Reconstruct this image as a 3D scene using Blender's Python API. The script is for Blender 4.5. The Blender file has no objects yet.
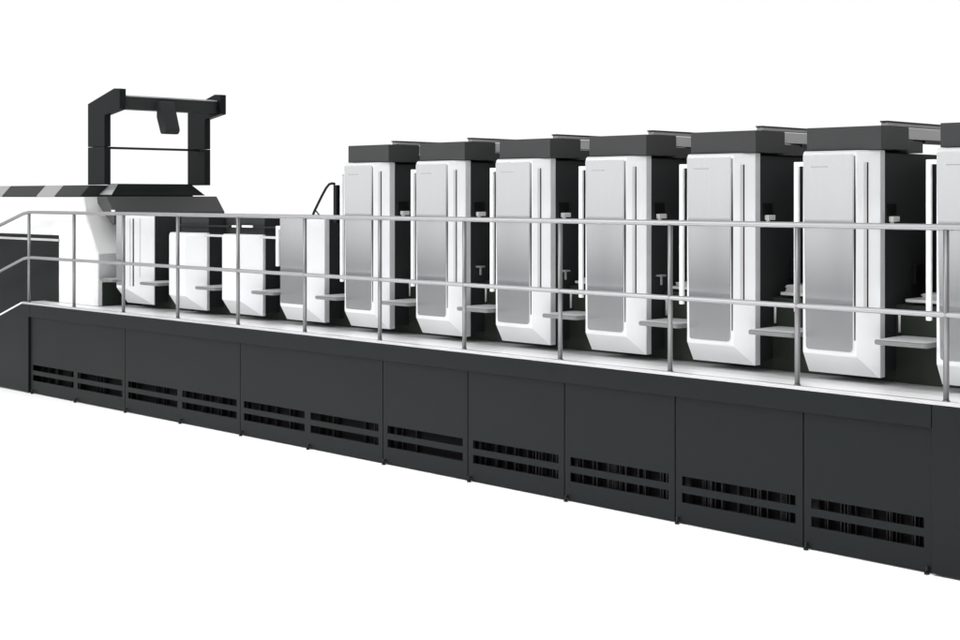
import bpy, bmesh, math, random
from mathutils import Vector
random.seed(7)
S = bpy.context.scene
COL = S.collection
R = math.radians

# ------------------------------------------------------------------ camera
cam_d = bpy.data.cameras.new('camera')
cam = bpy.data.objects.new('camera', cam_d)
COL.objects.link(cam)
cam.location = (0.0, -7.381, 2.13)
cam.rotation_euler = (R(90), 0, R(44.41))
cam_d.sensor_width = 36.0
cam_d.lens = 52.5
cam_d.shift_y = -0.1292
cam_d.clip_end = 500
S.camera = cam

# ------------------------------------------------------------------ studio light
W = bpy.data.worlds.new('World')
S.world = W
W.use_nodes = True
wn = W.node_tree
bgn = wn.nodes['Background']
bgn.inputs[0].default_value = (1.0, 1.0, 1.0, 1)
bgn.inputs[1].default_value = 1.0
# white surround; dimming towards +X is added to darken right-facing sides
_tc = wn.nodes.new('ShaderNodeTexCoord')
_sx = wn.nodes.new('ShaderNodeSeparateXYZ')
_mr = wn.nodes.new('ShaderNodeMapRange')
_mr.interpolation_type = 'SMOOTHSTEP'
_mr.inputs['From Min'].default_value = 0.3
_mr.inputs['From Max'].default_value = 0.9
_mr.inputs['To Min'].default_value = 1.0
_mr.inputs['To Max'].default_value = 0.5
wn.links.new(_tc.outputs['Generated'], _sx.inputs[0])
wn.links.new(_sx.outputs['X'], _mr.inputs['Value'])
wn.links.new(_mr.outputs[0], bgn.inputs[1])

def softbox(name, loc, target, sx, sy, power):
    l = bpy.data.lights.new(name, 'AREA')
    l.shape = 'RECTANGLE'
    l.size, l.size_y = sx, sy
    l.energy = power
    o = bpy.data.objects.new(name, l)
    COL.objects.link(o)
    o.location = loc
    d = Vector(target) - Vector(loc)
    o.rotation_euler = d.to_track_quat('-Z', 'Y').to_euler()
    return o
for nm, x, pw in (('floor_fill_far', -14.0, 62), ('floor_fill_middle', -8.8, 135), ('floor_fill_near', -3.6, 150)):
    softbox(nm, (x, -2.9, 5.6), (x, -2.5, 0.0), 5.0, 2.0, pw).data.spread = R(75)  # unseen fill lamps added overhead to whiten the floor

softbox('softbox_key', (-17.0, -13.5, 8.5), (-4.5, 0, 1.4), 6.0, 5.0, 1150)
S.render.engine = 'CYCLES'
S.view_settings.view_transform = 'Standard'
S.view_settings.look = 'None'
S.view_settings.exposure = 0.0
S.view_settings.gamma = 1.0

# ------------------------------------------------------------------ materials
def mat(name, col, rough=0.5, metal=0.0, var=0.06, scale=6.0, stretch=(1, 1, 1), bump=0.0, bscale=60.0, spec=0.5, rvar=0.08, coat=0.0):
    m = bpy.data.materials.new(name)
    m.use_nodes = True
    nt = m.node_tree
    b = nt.nodes['Principled BSDF']
    tc = nt.nodes.new('ShaderNodeTexCoord')
    geo = nt.nodes.new('ShaderNodeNewGeometry')
    mp = nt.nodes.new('ShaderNodeMapping')
    mp.inputs['Scale'].default_value = stretch
    nt.links.new(geo.outputs['Position'], mp.inputs['Vector'])
    n = nt.nodes.new('ShaderNodeTexNoise')
    n.inputs['Scale'].default_value = scale
    n.inputs['Detail'].default_value = 5
    nt.links.new(mp.outputs[0], n.inputs['Vector'])
    cr = nt.nodes.new('ShaderNodeMapRange')
    cr.inputs['To Min'].default_value = 1 - var
    cr.inputs['To Max'].default_value = 1 + var
    nt.links.new(n.outputs['Fac'], cr.inputs['Value'])
    mx = nt.nodes.new('ShaderNodeMix')
    mx.data_type = 'RGBA'
    mx.blend_type = 'MULTIPLY'
    mx.inputs[0].default_value = 1.0
    mx.inputs[6].default_value = (*col, 1)
    nt.links.new(cr.outputs[0], mx.inputs[7])
    nt.links.new(mx.outputs[2], b.inputs['Base Color'])
    rr = nt.nodes.new('ShaderNodeMapRange')
    rr.inputs['To Min'].default_value = max(0.02, rough - rvar)
    rr.inputs['To Max'].default_value = min(1, rough + rvar)
    nt.links.new(n.outputs['Fac'], rr.inputs['Value'])
    nt.links.new(rr.outputs[0], b.inputs['Roughness'])
    b.inputs['Metallic'].default_value = metal
    b.inputs['Specular IOR Level'].default_value = spec
    b.inputs['Coat Weight'].default_value = coat
    if bump > 0:
        n2 = nt.nodes.new('ShaderNodeTexNoise')
        n2.inputs['Scale'].default_value = bscale
        n2.inputs['Detail'].default_value = 3
        nt.links.new(mp.outputs[0], n2.inputs['Vector'])
        bp = nt.nodes.new('ShaderNodeBump')
        bp.inputs['Strength'].default_value = bump
        bp.inputs['Distance'].default_value = 0.002
        nt.links.new(n2.outputs['Fac'], bp.inputs['Height'])
        nt.links.new(bp.outputs[0], b.inputs['Normal'])
    return m

M = {
    'floor': mat('white_floor', (0.92, 0.92, 0.92), 0.75, var=0.01, spec=0.2),
    'studio': mat('reflection_grey', (0.16, 0.16, 0.165), 0.7, var=0.15, scale=1.5, spec=0.2),
    'dark': mat('charcoal_paint', (0.0088, 0.0108, 0.0113), 0.42, var=0.10, scale=1.7, bump=0.15, bscale=260, spec=0.12),
    'cap': mat('grey_hood_paint', (0.050, 0.051, 0.052), 0.45, var=0.08, scale=3, bump=0.1, bscale=200, spec=0.15),
    'side': mat('black_side_paint', (0.036, 0.038, 0.039), 0.5, var=0.10, scale=3, bump=0.12, bscale=220, spec=0.12),
    'green': mat('green_black_paint', (0.034, 0.041, 0.033), 0.5, var=0.10, scale=3, bump=0.12, bscale=200, spec=0.12),
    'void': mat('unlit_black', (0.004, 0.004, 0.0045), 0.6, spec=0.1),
    'black': mat('black_plastic', (0.006, 0.006, 0.006), 0.5, spec=0.3),
    'white': mat('white_gloss_paint', (0.71, 0.722, 0.732), 0.28, var=0.006, scale=2, spec=0.4, rvar=0.015),
    'bright': mat('white_enamel_and_lit_slope', (0.92, 0.92, 0.92), 0.35, var=0.01),
    'endwhite': mat('matt_white_paint', (0.81, 0.815, 0.82), 0.5, var=0.005, spec=0.3),
    'slope': mat('slate_grey_paint', (0.075, 0.076, 0.077), 0.45, var=0.06, scale=3, spec=0.2),
    'chin': mat('pale_grey_and_chin_shade', (0.57, 0.58, 0.585), 0.4, var=0.02),  # pale grey fittings; on the chins it paints in shade
    'steel': mat('brushed_steel', (0.765, 0.775, 0.785), 0.27, metal=1.0, var=0.035, scale=12, stretch=(9, 9, 0.3), bump=0.0, rvar=0.006),
    'tube': mat('rail_steel', (0.36, 0.36, 0.37), 0.46, metal=1.0, var=0.06, scale=9, rvar=0.08),
    'post': mat('post_steel', (0.25, 0.25, 0.255), 0.46, metal=1.0, var=0.08, scale=9, rvar=0.08),
    'deck': mat('deck_aluminium', (0.86, 0.86, 0.87), 0.36, metal=0.1, var=0.16, scale=5, stretch=(0.3, 12, 1), rvar=0.12),
    'grey': mat('mid_grey_paint', (0.33, 0.33, 0.34), 0.5, var=0.06, scale=12, bump=0.1),
    'lightgrey': mat('light_grey_paint', (0.52, 0.52, 0.53), 0.45, var=0.04),
    'nosing': mat('worn_aluminium', (0.50, 0.50, 0.51), 0.4, metal=0.4, var=0.12, scale=6, stretch=(0.6, 6, 1)),
    'edge': mat('shelf_edge_grey', (0.17, 0.17, 0.175), 0.4, var=0.06),
    'slat': mat('dull_dark_steel', (0.012, 0.012, 0.0125), 0.5, var=0.4, scale=25, spec=0.3),
    'paper': mat('paper', (0.45, 0.45, 0.45), 0.8, var=0.12, scale=40, stretch=(1, 1, 12)),
}

# vertical grain of the brushed face plates
_nt = M['steel'].node_tree
_b = _nt.nodes['Principled BSDF']
_b.inputs['Anisotropic'].default_value = 0.95
_v = _nt.nodes.new('ShaderNodeCombineXYZ')
_v.inputs[0].default_value = 1.0
_nt.links.new(_v.outputs[0], _b.inputs['Tangent'])

# ------------------------------------------------------------------ mesh helpers
def add_box(bm, x0, x1, y0, y1, z0, z1):
    vs = [bm.verts.new(p) for p in ((x0, y0, z0), (x1, y0, z0), (x1, y1, z0), (x0, y1, z0),
                                    (x0, y0, z1), (x1, y0, z1), (x1, y1, z1), (x0, y1, z1))]
    for f in ((0, 3, 2, 1), (4, 5, 6, 7), (0, 1, 5, 4), (1, 2, 6, 5), (2, 3, 7, 6), (3, 0, 4, 7)):
        bm.faces.new([vs[i] for i in f])

def add_prism_y(bm, pts, y0, y1):
    """pts: outline in X/Z, extruded along Y"""
    a = [bm.verts.new((p[0], y0, p[1])) for p in pts]
    b = [bm.verts.new((p[0], y1, p[1])) for p in pts]
    n = len(pts)
    bm.faces.new(a)
    bm.faces.new(list(reversed(b)))
    for i in range(n):
        j = (i + 1) % n
        bm.faces.new((a[j], a[i], b[i], b[j]))

def add_prism_z(bm, pts, z0, z1):
    a = [bm.verts.new((p[0], p[1], z0)) for p in pts]
    b = [bm.verts.new((p[0], p[1], z1)) for p in pts]
    n = len(pts)
    bm.faces.new(list(reversed(a)))
    bm.faces.new(b)
    for i in range(n):
        j = (i + 1) % n
        bm.faces.new((a[i], a[j], b[j], b[i]))

def add_tube(bm, pts, r, seg=12, cap=True):
    pts = [Vector(p) for p in pts]
    rings = []
    for i, p in enumerate(pts):
        if i == 0:
            d = pts[1] - p
        elif i == len(pts) - 1:
            d = p - pts[i - 1]
        else:
            d = (pts[i + 1] - p).normalized() + (p - pts[i - 1]).normalized()
        d.normalize()
        up = Vector((0, 0, 1)) if abs(d.z) < 0.9 else Vector((0, 1, 0))
        a = d.cross(up).normalized()
        b = d.cross(a).normalized()
        rings.append([bm.verts.new(p + a * r * math.cos(2 * math.pi * k / seg) + b * r * math.sin(2 * math.pi * k / seg)) for k in range(seg)])
    for i in range(len(rings) - 1):
        for k in range(seg):
            j = (k + 1) % seg
            f = bm.faces.new((rings[i][k], rings[i][j], rings[i + 1][j], rings[i + 1][k]))
            f.smooth = True
    if cap:
        bm.faces.new(list(reversed(rings[0])))
        bm.faces.new(rings[-1])

def rounded(pts, r, seg=4):
    out = []
    n = len(pts)
    rs = r if isinstance(r, (list, tuple)) else [r] * n
    for i in range(n):
        p = Vector(pts[i]); a = Vector(pts[i - 1]); b = Vector(pts[(i + 1) % n])
        if rs[i] <= 0:
            out.append(tuple(p)); continue
        q0 = p + (a - p).normalized() * rs[i]
        q1 = p + (b - p).normalized() * rs[i]
        for k in range(seg + 1):
            t = k / seg
            out.append(tuple(q0 * (1 - t) ** 2 + p * 2 * t * (1 - t) + q1 * t * t))
    return out

def obj(name, bm, m, parent=None, bevel=0.0, seg=2, crisp=False):
    bmesh.ops.recalc_face_normals(bm, faces=bm.faces[:])
    me = bpy.data.meshes.new(name)
    bm.to_mesh(me)
    bm.free()
    o = bpy.data.objects.new(name, me)
    COL.objects.link(o)
    me.materials.append(M[m])
    if parent is not None:
        o.parent = parent
        o.location = -parent_world(parent)
    if bevel > 0:
        md = o.modifiers.new('bevel', 'BEVEL')
        md.width = bevel
        md.segments = seg
        md.limit_method = 'ANGLE'
        md.angle_limit = R(8 if crisp else 28)
        if not crisp:
            md.harden_normals = True
            for p in me.polygons:
                p.use_smooth = True
    return o

def parent_world(p):
    v = Vector((0, 0, 0))
    while p is not None:
        v = v + Vector(p.location)
        p = p.parent
    return v

def box(name, m, parent, x0, x1, y0, y1, z0, z1, bevel=0.0):
    bm = bmesh.new()
    add_box(bm, x0, x1, y0, y1, z0, z1)
    return obj(name, bm, m, parent, bevel)

def thing(name, label, cat, loc, group=None):
    o = bpy.data.objects.new(name, None)
    COL.objects.link(o)
    o.location = loc
    o.empty_display_size = 0.2
    o['label'] = label
    o['category'] = cat
    if group:
        o['group'] = group
    return o

# ------------------------------------------------------------------ floor
def sheet(name, m, x0, x1, y0, y1, z):
    bm = bmesh.new()
    bm.faces.new([bm.verts.new(p) for p in ((x0, y0, z), (x1, y0, z), (x1, y1, z), (x0, y1, z))])
    o = obj(name, bm, m)
    o['kind'] = 'structure'
    return o
sheet('floor', 'floor', -40, 20, -5.2, 30, 0.0)            # white seamless floor the press stands on
sheet('reflection_floor', 'studio', -60, 20, -30, 30, -0.004)  # added unseen grey sheet, darkens the reflections in the face plates

# ------------------------------------------------------------------ platform
DZ = 0.978            # deck height
FB = 0.827            # bottom of the fascia
XL = -14.22           # where the ramp starts
X0, PITCH = -14.05, 0.953
XE = -3.686           # end of the fascia
plat = thing('walkway_platform', 'long charcoal raised walkway base with slotted vent panels in front of the press', 'platform', (-9, 0.25, 0))

# deck: one top sheet of plates with thin joints, and a raised bright nosing
bm = bmesh.new()
x = XL
k = 0
while x < -1.6:
    x2 = min(x + PITCH * 2, -1.6)
    add_box(bm, x + 0.0015, x2 - 0.0015, 0.052, 0.62, DZ - 0.03, DZ)
    x = x2
obj('deck', bm, 'deck', plat, 0.002)
box('deck_nosing', 'nosing', plat, XL, -1.6, 0.006, 0.049, DZ - 0.02, DZ + 0.003, 0.002)
box('fascia', 'dark', plat, XL + 0.2, XE - 0.002, 0.0, 0.05, FB, DZ - 0.022, 0.003)
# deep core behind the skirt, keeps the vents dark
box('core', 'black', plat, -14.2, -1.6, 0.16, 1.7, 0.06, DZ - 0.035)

def skirt(x0, x1, slots):
    """one sheet metal panel with real slots cut through it"""
    xs = sorted({x0, x1} | {v for s in slots for v in s[:2]})
    zs = sorted({0.014, FB + 0.02} | {v for s in slots for v in s[2:]})
    bm = bmesh.new()
    V = {}
    def v(x, y, z):
        key = (round(x, 5), y, round(z, 5))
        if key not in V:
            V[key] = bm.verts.new((x, y, z))
        return V[key]
    ya, yb = 0.022, 0.034
    def hole(i, j):
        cx = (xs[i] + xs[i + 1]) / 2; cz = (zs[j] + zs[j + 1]) / 2
        return any(s[0] < cx < s[1] and s[2] < cz < s[3] for s in slots)
    nx, nz = len(xs) - 1, len(zs) - 1
    solid = {(i, j): not hole(i, j) for i in range(nx) for j in range(nz)}
    for (i, j), ok in solid.items():
        if not ok:
            continue
        a, b, c, d = xs[i], xs[i + 1], zs[j], zs[j + 1]
        bm.faces.new((v(a, ya, c), v(b, ya, c), v(b, ya, d), v(a, ya, d)))
        bm.faces.new((v(a, yb, d), v(b, yb, d), v(b, yb, c), v(a, yb, c)))
        for (di, dj, p, q) in ((-1, 0, (a, c), (a, d)), (1, 0, (b, d), (b, c)), (0, -1, (b, c), (a, c)), (0, 1, (a, d), (b, d))):
            if not solid.get((i + di, j + dj), False):
                bm.faces.new((v(p[0], ya, p[1]), v(q[0], ya, q[1]), v(q[0], yb, q[1]), v(p[0], yb, p[1])))
    return bm

def panel(x0, x1, n):
    g = 0.0035
    slots = []
    w = (x1 - x0) / n
    for i in range(n):
        a = x0 + i * w + (0.055 if i == 0 else 0.04)
        b = x0 + (i + 1) * w - (0.055 if i == n - 1 else 0.04)
        slots.append((a, b, 0.252, 0.312))
        slots.append((a, b, 0.142, 0.204))
    p = obj('skirt_panel', skirt(x0 + g, x1 - g, slots), 'dark', plat, 0.0015, 1)
    # random vertical slats seen through the vents, joined by an added bar
    bm = bmesh.new()
    busy = 0.9 if x0 > -7.5 else 0.3
    for s in slots[::2]:
        q = s[0] - 0.01
        while q < s[1]:
            q += random.choice((0.010, 0.013, 0.018, 0.018, 0.03, 0.09))
            if q < s[1] and random.random() < busy:
                wd = random.uniform(0.003, 0.009)
                y = random.uniform(0.085, 0.12)
                add_box(bm, q, q + wd, y, 0.135, 0.09, 0.40)
    add_box(bm, slots[0][0] - 0.02, slots[-1][1] + 0.02, 0.126, 0.134, 0.06, 0.12)
    obj('vent_slats', bm, 'slat', p)
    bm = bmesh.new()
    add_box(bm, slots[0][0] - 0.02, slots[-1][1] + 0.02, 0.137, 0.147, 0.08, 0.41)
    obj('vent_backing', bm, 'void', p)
    return p
edges = [X0, X0 + PITCH * 2, X0 + PITCH * 4, X0 + PITCH * 6] + [X0 + PITCH * i for i in (7, 8, 9, 10)] + [XE]
for i in range(len(edges) - 1):
    panel(edges[i], edges[i + 1], 2 if i < 3 else 1)
box('toe_board', 'void', plat, -14.2, -3.70, 0.06, 0.08, 0.002, 0.11)
box('core_end', 'black', plat, -14.19, -14.09, 0.051, 0.159, 0.06, FB)
# flush end cabinet at the right
box('end_cabinet', 'dark', plat, XE + 0.002, -1.6, 0.0, 0.15, 0.014, DZ - 0.022, 0.003)
# ramp side at the left
bm = bmesh.new()
add_prism_y(bm, [(X0 - 0.004, 0.014), (X0 - 0.004, FB - 0.003), (XL + 0.196, FB - 0.003), (XL + 0.196, DZ - 0.022), (XL, DZ - 0.022), (-17.0, 0.06), (-17.0, 0.014)], 0.0, 0.05)
obj('ramp_side', bm, 'dark', plat, 0.003)
bm = bmesh.new()
add_prism_y(bm, [(XL, DZ), (XL, DZ - 0.02), (-17.0, 0.062), (-17.0, 0.082)], 0.006, 0.24)
obj('ramp', bm, 'deck', plat, 0.002)
# levelling feet
k = 0
fx = [X0 + 0.07, X0 + PITCH * 1.02] + [X0 + PITCH * (i + 0.03) for i in range(2, 11)] + [XE - 0.03]
for q in fx:
    bm = bmesh.new()
    add_tube(bm, [(q, 0.004, 0.010), (q, 0.004, 0.045)], 0.007, 8)
    add_box(bm, q - 0.006, q + 0.006, 0.0, 0.021, 0.030, 0.042)
    add_tube(bm, [(q, 0.004, 0.0), (q, 0.004, 0.011)], 0.015, 10)
    obj('levelling_foot', bm, 'black', plat)

# ------------------------------------------------------------------ railing
rail = thing('guard_railing', 'two-bar grey steel tube guard railing along the walkway edge', 'railing', (-9, 0.04, DZ))
YR = 0.028
ZT, ZM = 1.955, 1.465
for nm, z, sl in (('top_rail', ZT, 0.25), ('mid_rail', ZM, 0.29)):
    bm = bmesh.new()
    pts = [(-16.2, YR, z - sl * 2.05), (-14.22, YR, z - sl * 0.07), (-14.13, YR, z - 0.006), (-14.05, YR, z)]
    pts += [(-14.05 + i * 1.0, YR, z) for i in range(1, 13)]
    add_tube(bm, pts, 0.0185 if nm == 'top_rail' else 0.0165, 14)
    obj(nm, bm, 'tube', rail)
for i in range(14):
    x = -14.09 + 0.9525 * i - (0.0 if i else 0.0)
    bm = bmesh.new()
    add_tube(bm, [(x, YR, DZ + 0.003), (x, YR, ZT - 0.012)], 0.0165, 12)
    add_tube(bm, [(x, YR, DZ + 0.003), (x, YR, DZ + 0.009)], 0.021, 12)
    obj('post', bm, 'post', rail)
for x, dz in ((-15.05, 0.27),):
    bm = bmesh.new()
    add_tube(bm, [(x, YR, DZ - dz), (x, YR, ZT - 0.21)], 0.0165, 12)
    obj('post', bm, 'post', rail)

# ------------------------------------------------------------------ printing units
UP = 0.888
U0 = -4.693 - UP * 9     # x of the first (lowest, farthest) unit
YF = 0.30

def cover(x0, w1, w2, d, zt, zc=1.155, zb=1.027, yb=0.43):
    """front cover: flat face, bevelled right flank, sloping chin with a mitre"""
    bm = bmesh.new()
    def row(y0, z, xr=0.0):
        return [bm.verts.new(p) for p in ((x0, yb, z), (x0, y0, z), (x0 + w1, y0, z), (x0 + w2, YF + d + (y0 - YF) * 0.3, z), (x0 + w2, yb, z))]
    top = row(YF + 0.020, zt)
    r1 = row(YF + 0.006, zt - 0.010)
    r2 = row(YF, zt - 0.030)
    n = 4
    for a, b in ((top, r1), (r1, r2)):
        for i in range(n):
            bm.faces.new((a[i], b[i], b[i + 1], a[i + 1]))
    bm.faces.new(top)
    # lower edge of the face and the chin
    lb = bm.verts.new((x0, yb, zb)); lc = bm.verts.new((x0, YF, zc)); rc = bm.verts.new((x0 + w1, YF, zc))
    lf = bm.verts.new((x0, YF + d, zb)); rf = bm.verts.new((x0 + w2, YF + d, zb)); rb = bm.verts.new((x0 + w2, yb, zb))
    bm.faces.new((r2[1], lc, rc, r2[2]))
    bm.faces.new((r2[2], rc, rf, r2[3]))
    bm.faces.new((r2[3], rf, rb, r2[4]))
    bm.faces.new((r2[0], lb, lf, lc, r2[1]))
    bm.faces.new((lc, lf, rf, rc))
    bm.faces.new((lb, rb, rf, lf))
    bm.faces.new((top[0], top[4], r1[4], r2[4], rb, lb, r2[0], r1[0]))
    return bm

def chin_shade(parent, x0, w1, w2, d, zc):
    """pale grey overlay on the sloping chin of a cover, painting in its shade"""
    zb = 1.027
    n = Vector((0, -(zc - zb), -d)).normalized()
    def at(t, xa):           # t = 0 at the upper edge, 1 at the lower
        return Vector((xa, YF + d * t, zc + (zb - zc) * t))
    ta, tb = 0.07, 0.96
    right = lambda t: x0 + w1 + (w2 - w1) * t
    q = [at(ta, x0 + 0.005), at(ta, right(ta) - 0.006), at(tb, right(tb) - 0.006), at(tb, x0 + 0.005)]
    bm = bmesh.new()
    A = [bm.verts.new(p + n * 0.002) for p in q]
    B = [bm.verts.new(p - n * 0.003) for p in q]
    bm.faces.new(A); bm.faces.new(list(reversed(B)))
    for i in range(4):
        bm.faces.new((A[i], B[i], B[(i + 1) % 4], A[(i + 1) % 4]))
    return obj('chin_shade', bm, 'chin', parent)

def tower(u, x0, w2, top):
    w2 -= 0.014
    b = box('tower_body', 'side', u, x0 + 0.012, x0 + w2 - 0.004, 0.432, 1.40, 1.05, top, 0.004)
    box('plinth', 'green', b, x0 + 0.0, x0 + w2 - 0.006, 0.604, 1.40, DZ + 0.001, 1.049, 0.002)

def step_shelf(parent, xa, xb, ya=0.225):
    pts = rounded([(xa, ya), (xb, ya), (xb, 0.597), (xa, 0.597)], [0.07, 0.03, 0, 0], 7)
    bm = bmesh.new()
    add_prism_z(bm, pts, 1.243, 1.270)
    s = obj('step_shelf', bm, 'edge', parent, 0.008, 3)
    bm = bmesh.new()
    pts = rounded([(xa + 0.022, ya + 0.022), (xb - 0.012, ya + 0.022), (xb - 0.012, 0.585), (xa + 0.022, 0.585)], 0.04, 5)
    add_prism_z(bm, pts, 1.2705, 1.2735)
    obj('tread', bm, 'chin', s, 0.001, 1)
    return s

def gap_parts(u, x0, w2, top, tray=True, stick=True):
    w2 -= 0.014
    xa, xb = x0 + w2 - 0.004, x0 + UP + 0.02
    box('lower_cabinet', 'green', u, xa, xb, 0.60, 1.40, DZ + 0.001, 1.46, 0.004)
    box('back_wall', 'side', u, xa, xb, 1.26, 1.30, 1.461, top, 0.003)
    if stick:
        bm = bmesh.new()
        sx = xa + 0.03
        add_tube(bm, [(sx, 0.588, 1.29), (sx, 0.588, 1.43)], 0.0085, 8)
        h = obj('hand_lever', bm, 'bright', u)
        bm = bmesh.new()
        add_tube(bm, [(sx, 0.588, 1.262), (sx, 0.588, 1.289)], 0.0075, 8)
        obj('grip', bm, 'black', h)
    step_shelf(u, x0 + w2 + 0.03, x0 + UP - 0.02)

ORD = ['first', 'second', 'third', 'fourth', 'fifth', 'sixth', 'seventh']
def tall_unit(n):
    x0 = U0 + UP * (3 + n)
    extra = {1: 'first tall white printing unit at the left of the row, beside the curved black pipe',
             2: 'second tall white printing unit from the left, black hood on top',
             3: 'third tall white printing unit from the left with grey steel front panel',
             4: 'fourth tall white printing unit from the left, middle of the tall row',
             5: 'fifth tall white printing unit from the left with hood and step',
             6: 'sixth tall white printing unit from the left, largest one fully in view',
             7: 'seventh tall white printing unit, cut off by the right edge of the picture'}[n]
    u = thing('printing_unit', extra, 'printing unit', (x0, YF, DZ), 'tall printing units of the press')
    w1, w2, d = 0.372, 0.492, 0.072
    zt = 2.41
    tower(u, x0, w2, 2.396)
    c = obj('front_cover', cover(x0, w1, w2, d, zt), 'white', u, 0.003, 2, True)
    chin_shade(c, x0, w1, w2, d, 1.155)
    # steel face plate, narrower towards the foot, rounded lower corners
    pts = rounded([(x0 + 0.004, 2.384), (x0 + 0.026, 1.176), (x0 + 0.350, 1.176), (x0 + 0.352, 2.384)], [0.012, 0.022, 0.03, 0.004], 5)
    bm = bmesh.new()
    add_prism_y(bm, pts, YF - 0.007, YF + 0.002)
    p = obj('face_plate', bm, 'steel', c, 0.001, 1)
    box('engraved_line', 'grey', p, x0 + 0.06, x0 + 0.18, YF - 0.0082, YF - 0.0068, 2.308, 2.314)
    bm = bmesh.new()
    add_prism_y(bm, [(x0 + 0.3585, 2.375), (x0 + 0.354, 1.9), (x0 + 0.358, 1.25), (x0 + 0.366, 1.25), (x0 + 0.369, 1.9), (x0 + 0.364, 2.375)], YF - 0.0015, YF + 0.01)
    obj('door_gap', bm, 'black', c)
    # long grip slot on the bevelled flank
    def flank(t, off):
        dx, dy = w2 - w1, d
        l = math.hypot(dx, dy)
        return (x0 + w1 + dx * t + off * dy / l, YF + dy * t - off * dx / l)
    for nm, t0, t1, m_ in (('grip_strip', 0.30, 0.43, 'lightgrey'), ('grip_slot', 0.44, 0.50, 'black')):
        bm = bmesh.new()
        a = flank(t0, 0.0015); b = flank(t1, 0.0015); cc = flank(t1, -0.006); dd = flank(t0, -0.006)
        add_prism_z(bm, [a, b, cc, dd], 1.44, 2.335)
        obj(nm, bm, m_, c)
    # hood
    k = box('hood', 'cap', u, x0 + 0.006, x0 + 0.52, 0.335, 0.68, zt + 0.003, 2.556, 0.004)
    rear = {5: 1.5, 4: 0.98, 3: 0.95, 6: 0.89}.get(n, 0.86)
    box('hood_rear', 'cap', u, x0 + 0.05, x0 + 0.506, 0.683, rear, 2.40, 2.475, 0.003)
    b = box('roof_beam', 'lightgrey', u, x0 + 0.42, x0 + 0.512, 0.69, 2.0, 2.482, 2.552, 0.003)
    box('beam_lid', 'grey', b, x0 + 0.47, x0 + 0.516, 0.42, 2.0, 2.5575, 2.578, 0.002)
    box('beam_edge', 'side', b, x0 + 0.468, x0 + 0.52, 0.41, 2.0, 2.5785, 2.588, 0.002)
    box('beam_flange', 'black', b, x0 + 0.42, x0 + 0.516, 0.90, 2.0, 2.464, 2.481)
    # inverted L guard bar at the left edge of the cover
    bm = bmesh.new()
    add_prism_y(bm, [(x0 - 0.069, 1.40), (x0 - 0.039, 1.40), (x0 - 0.039, 2.316), (x0 - 0.001, 2.316), (x0 - 0.001, 2.344), (x0 - 0.069, 2.344)], 0.305, 0.33)
    obj('guard_bar', bm, 'bright', u, 0.004)
    # latch niche on the dark flank
    xs = x0 + 0.474
    nb = box('latch_recess', 'black', u, xs - 0.01, xs + 0.004, 0.485, 0.60, 1.955, 2.085, 0.002)
    bm = bmesh.new()
    add_box(bm, xs + 0.0045, xs + 0.035, 0.50, 0.585, 1.972, 2.005)
    add_box(bm, xs + 0.0045, xs + 0.02, 0.515, 0.545, 1.93, 1.9715)
    obj('latch', bm, 'bright', nb, 0.004)
    box('switch_box', 'black', u, xs + 0.001, xs + 0.03, 0.80, 0.93, 1.575, 1.70, 0.004)
    gap_parts(u, x0, w2, 2.385)
    if n in (2, 3, 4):
        bm = bmesh.new()
        add_box(bm, xs + 0.001, xs + 0.05, 0.50, 0.56, 1.565, 1.578)
        add_box(bm, xs + 0.02, xs + 0.035, 0.523, 0.538, 1.505, 1.57)
        obj('ink_bracket', bm, 'grey', u, 0.003)
    # tray on the lower cabinet
    if n >= 3:
        pts = rounded([(x0 + w2 + 0.045, 0.585), (x0 + UP - 0.05, 0.585), (x0 + UP - 0.05, 0.86), (x0 + w2 + 0.045, 0.86)], 0.02, 4)
        bm = bmesh.new()
        add_prism_z(bm, pts, 1.478, 1.498)
        t = obj('tray', bm, 'lightgrey', u, 0.004)
        box('tray_base', 'black', t, x0 + w2 + 0.08, x0 + UP - 0.08, 0.64, 0.82, 1.461, 1.477)
        lab = {3: 'thin stack of sheets on the tray between third and fourth tall units',
               4: 'loose stack of sheets on the tray between fourth and fifth tall units',
               5: 'thick stack of grey sheets on the tray between fifth and sixth tall units',
               6: 'neat stack of white sheets on the tray between sixth and seventh tall units',
               7: None}[n]
        if lab:
            hgt = {3: 0.018, 4: 0.025, 5: 0.045, 6: 0.035}[n]
            bm = bmesh.new()
            z = 1.4985
            while z < 1.4985 + hgt:
                j = random.uniform(-0.006, 0.006)
                off = {6: 0.09}.get(n, 0.02)
                add_box(bm, x0 + w2 + 0.06 + off + j, x0 + UP - 0.07 + j, 0.61 + j, 0.82 - j, z, z + 0.0048)
                z += 0.0052
            s = obj('paper_stack', bm, 'paper')
            s['label'] = lab
            s['category'] = 'paper stack'
            s['group'] = 'sheet stacks on the trays'
    return u

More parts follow.
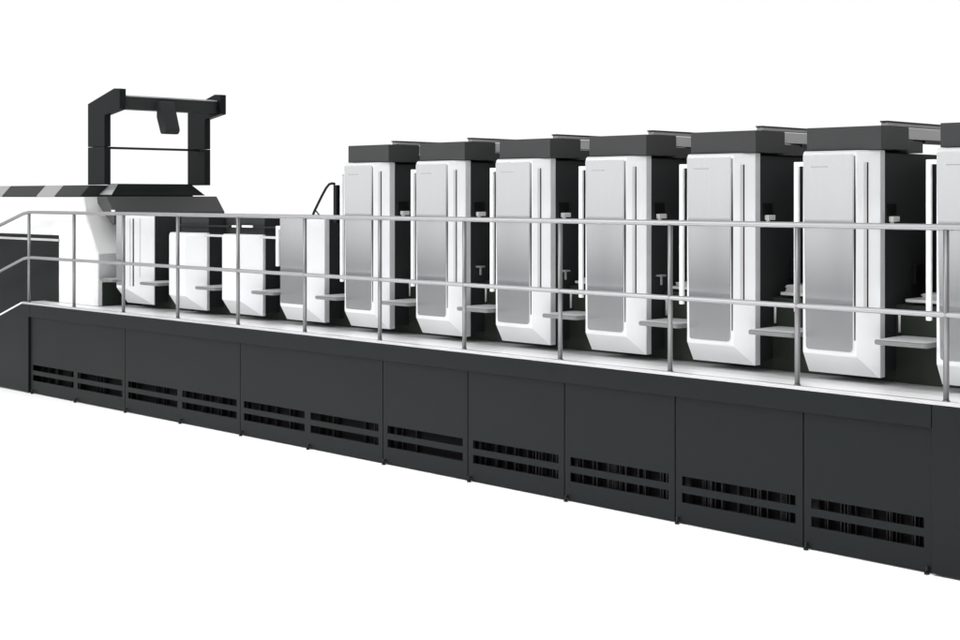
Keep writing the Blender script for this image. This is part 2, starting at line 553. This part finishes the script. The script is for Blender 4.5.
def low_unit(i):
    x0 = U0 + UP * (i - 1) - (0.08 if i == 1 else 0)
    lab = {1: 'first low cover unit beside the delivery, pale with grooved flank under the grey hood',
           2: 'short plain white unit, left one of the two plain white units',
           3: 'short plain white unit, right one of the two plain white units',
           4: 'low white unit with grey steel front panel beside the first tall unit'}[i]
    u = thing('low_printing_unit', lab, 'printing unit', (x0, YF, DZ), 'low units of the press')
    if i == 1:
        c = obj('front_cover', cover(x0, 0.18, 0.50, 0.13, 1.945, zc=1.19, yb=0.44), 'white', u, 0.003, 2, True)
        pts = rounded([(x0 + 0.004, 1.93), (x0 + 0.006, 1.215), (x0 + 0.172, 1.215), (x0 + 0.172, 1.93)], 0.006, 3)
        bm = bmesh.new(); add_prism_y(bm, pts, YF - 0.006, YF + 0.002)
        obj('face_plate', bm, 'steel', c, 0.002)
        chin_shade(c, x0, 0.18, 0.50, 0.13, 1.19)
        dx, dy = 0.32, 0.13
        l = math.hypot(dx, dy)
        for t0, t1, m_, z0 in ((0.12, 0.17, 'lightgrey', 1.21), (0.24, 0.285, 'black', 1.21), (0.48, 0.52, 'lightgrey', 1.30)):
            f = lambda t, o: (x0 + 0.18 + dx * t + o * dy / l, YF + dy * t - o * dx / l)
            bm = bmesh.new(); add_prism_z(bm, [f(t0, .0015), f(t1, .0015), f(t1, -.005), f(t0, -.005)], z0, 1.90)
            obj('groove', bm, m_, c)
        w2 = 0.50
    elif i in (2, 3):
        w2 = 0.50
        c = obj('front_cover', cover(x0, 0.28, w2, 0.10, 1.775, zc=1.165), 'white', u, 0.003, 2, True)
        chin_shade(c, x0, 0.28, w2, 0.10, 1.165)
        box('cross_bar', 'chin', u, x0 + w2 + 0.001, x0 + UP - 0.003, 0.36, 0.385, 1.742, 1.765, 0.004)
    else:
        w2 = 0.53
        c = obj('front_cover', cover(x0, 0.372, w2, 0.075, 1.94), 'white', u, 0.003, 2, True)
        chin_shade(c, x0, 0.372, w2, 0.075, 1.155)
        pts = rounded([(x0 + 0.004, 1.93), (x0 + 0.012, 1.176), (x0 + 0.338, 1.176), (x0 + 0.340, 1.93)], [0.01, 0.02, 0.02, 0.004], 4)
        bm = bmesh.new(); add_prism_y(bm, pts, YF - 0.007, YF + 0.002)
        obj('face_plate', bm, 'steel', c, 0.0025)
        bm = bmesh.new()
        add_prism_y(bm, [(x0 - 0.075, 1.50), (x0 - 0.042, 1.50), (x0 - 0.042, 1.832), (x0 - 0.001, 1.832), (x0 - 0.001, 1.862), (x0 - 0.075, 1.862)], 0.305, 0.33)
        obj('guard_bar', bm, 'bright', u, 0.004)
        bm = bmesh.new()
        pts = [(-9.72, 0.40, 1.90), (-9.66, 0.40, 2.00), (-9.56, 0.40, 2.13), (-9.50, 0.40, 2.20), (-9.46, 0.40, 2.232), (-9.42, 0.40, 2.24), (-9.385, 0.40, 2.235)]
        add_tube(bm, pts, 0.011, 10)
        add_box(bm, -9.402, -9.36, 0.40, 0.44, 1.90, 2.225)
        add_tube(bm, [(-9.655, 0.40, 2.01), (-9.577, 0.40, 1.95)], 0.006, 8)
        obj('guard_pipe', bm, 'dark', u)
    if i in (2, 3):
        box('rear_wall', 'side', u, x0 + w2 - 0.003, x0 + UP + 0.011, 0.62, 0.66, 1.462, 1.93, 0.003)
        box('lamp_bar', 'black', u, x0 + 0.0, x0 + UP - 0.02, 0.395, 0.42, 1.835, 1.85, 0.002)
        if i == 3:
            box('white_tab', 'bright', u, x0 + 0.04, x0 + 0.12, 0.38, 0.394, 1.836, 1.855, 0.002)
            box('white_tab', 'bright', u, x0 + 0.20, x0 + 0.36, 0.38, 0.394, 1.838, 1.858, 0.002)
    xa = x0 + w2 - 0.004
    tower(u, x0, w2, 1.93)
    gap_parts(u, x0, w2, 1.93, stick=(i == 2))
    return u

for i in (1, 2, 3, 4):
    low_unit(i)
for n in range(1, 8):
    tall_unit(n)

# ------------------------------------------------------------------ delivery end
dl = thing('delivery_unit', 'large white delivery housing at the far left end with dark panel and striped top', 'press housing', (-14.5, 0.25, DZ))
bm = bmesh.new()
add_prism_y(bm, [(-18.5, 0.35), (-14.6, 0.75), (-14.24, DZ + 0.002), (-13.05, DZ + 0.002), (-13.05, 1.52), (-13.29, 1.91), (-13.34, 2.12), (-18.5, 2.12)], 0.25, 1.655)
obj('housing', bm, 'endwhite', dl, 0.01, 3)
bm = bmesh.new()
add_prism_y(bm, [(-16.8, 0.4), (-14.5, 0.80), (-14.2, DZ + 0.006), (-13.85, DZ + 0.006), (-13.85, 1.705), (-16.8, 1.705)], 0.243, 0.249)
obj('dark_door', bm, 'dark', dl, 0.002)
box('door_trim', 'lightgrey', dl, -16.8, -13.84, 0.236, 0.2425, 1.64, 1.665, 0.001)
# bevelled roof of alternating light and dark lids
for a, b, m_ in ((-18.4, -15.155, 'grey'), (-15.15, -14.355, 'side'), (-14.35, -13.955, 'grey'), (-13.95, -13.40, 'side')):
    bm = bmesh.new()
    pr = [(0.252, 2.121), (0.252, 2.132), (0.36, 2.246), (1.66, 2.246), (1.66, 2.121)]
    A = [bm.verts.new((a, y, z)) for y, z in pr]; B = [bm.verts.new((b, y, z)) for y, z in pr]
    bm.faces.new(A); bm.faces.new(list(reversed(B)))
    for q in range(5):
        bm.faces.new((A[q], B[q], B[(q + 1) % 5], A[(q + 1) % 5]))
    obj('roof_lid', bm, m_, dl, 0.003)
# small grey cabinet with a step at the foot of the delivery
bm = bmesh.new()
add_prism_y(bm, [(-13.049, 1.524), (-13.288, 1.911), (-13.338, 2.118), (-13.332, 2.118), (-13.282, 1.914), (-13.043, 1.527)], 0.258, 1.65)
obj('lit_end_slope', bm, 'bright', dl)  # whiter skin on the housing slope, paints in its burnt-out light
box('side_panel', 'chin', dl, -13.049, -13.043, 0.262, 1.5, 1.262, 1.515, 0.002)
box('toe_panel', 'green', dl, -13.049, -13.041, 0.30, 1.5, DZ + 0.002, 1.225, 0.002)
step_shelf(dl, -13.035, -12.75, 0.24)

# ------------------------------------------------------------------ arch over the delivery
ga = thing('inspection_arch', 'dark grey overhead arch with hanging lamp bracket on top of the delivery', 'arch', (-13.3, 1.06, 2.25))
prof = [(-13.51, 2.248), (-13.51, 3.117), (-12.985, 3.257), (-12.87, 3.25), (-12.87, 3.035), (-13.17, 2.985), (-13.17, 2.10), (-13.30, 2.10), (-13.30, 2.248)]
prof_l = [(-13.51, 2.655), (-13.51, 3.117), (-12.985, 3.257), (-12.87, 3.25), (-12.87, 3.035), (-13.17, 2.985), (-13.17, 2.655)]
prof_b = [(-13.51, 2.25), (-13.51, 2.651), (-13.17, 2.651), (-13.17, 2.25)]
for y in (0.40, 1.66):
    bm = bmesh.new(); add_prism_y(bm, prof_b, y, y + 0.075)
    p = obj('post', bm, 'dark', ga, 0.004)
    bm = bmesh.new(); add_prism_y(bm, prof_l, y, y + 0.075)
    obj('arm', bm, 'dark', p, 0.004)
box('cross_beam', 'side', ga, -13.10, -12.93, 0.477, 1.658, 3.045, 3.175, 0.004)
box('beam_trim', 'lightgrey', ga, -13.10, -12.925, 0.477, 1.658, 3.1755, 3.19, 0.002)
bm = bmesh.new(); add_tube(bm, [(-13.3, 0.476, 2.645), (-13.3, 1.658, 2.645)], 0.013, 10)
obj('tie_rod', bm, 'side', ga)
bm = bmesh.new()
add_prism_y(bm, rounded([(-12.928, 3.14), (-12.928, 2.97), (-12.85, 2.79), (-12.78, 2.79), (-12.75, 2.83), (-12.86, 3.14)], [0, 0, .02, .02, .02, .01], 3), 0.88, 1.06)
obj('lamp_bracket', bm, 'side', ga, 0.006)
# hood between the posts and the sloping front panel below it
bm = bmesh.new()
a = [(-13.45, 0.477, 2.25), (-13.168, 0.477, 2.12), (-13.168, 1.658, 2.12), (-13.45, 1.658, 2.25)]
lo = [bm.verts.new(p) for p in ((-13.44, 0.48, 2.135), (-13.15, 0.48, 2.135), (-13.15, 1.655, 2.135), (-13.44, 1.655, 2.135))]
hi = [bm.verts.new(p) for p in ((-13.42, 0.62, 2.262), (-13.25, 0.62, 2.262), (-13.25, 1.53, 2.262), (-13.42, 1.53, 2.262))]
bm.faces.new(lo); bm.faces.new(hi)
for q in range(4):
    bm.faces.new((lo[q], lo[(q + 1) % 4], hi[(q + 1) % 4], hi[q]))
hd = obj('hood', bm, 'dark', ga, 0.004)
bm = bmesh.new()
q4 = [(-13.43, 0.478, 2.14), (-13.155, 0.478, 2.14), (-13.252, 0.612, 2.258), (-13.42, 0.612, 2.258)]
f0 = [bm.verts.new((x, y - 0.006, z + 0.006)) for x, y, z in q4]; f1 = [bm.verts.new((x, y - 0.001, z + 0.001)) for x, y, z in q4]
bm.faces.new(f0); bm.faces.new(f1)
for q in range(4):
    bm.faces.new((f0[q], f0[(q + 1) % 4], f1[(q + 1) % 4], f1[q]))
obj('cheek', bm, 'lightgrey', hd)
bm = bmesh.new()
add_prism_y(bm, [(-13.33, 2.125), (-13.14, 2.125), (-12.99, 1.955), (-12.985, 1.83), (-13.03, 1.83), (-13.33, 2.06)], 0.405, 1.80)
obj('sloping_panel', bm, 'slope', ga, 0.005)
box('white_glint', 'bright', ga, -13.02, -12.96, 0.39, 0.404, 1.955, 1.985, 0.002)  # small white block painting in a glint
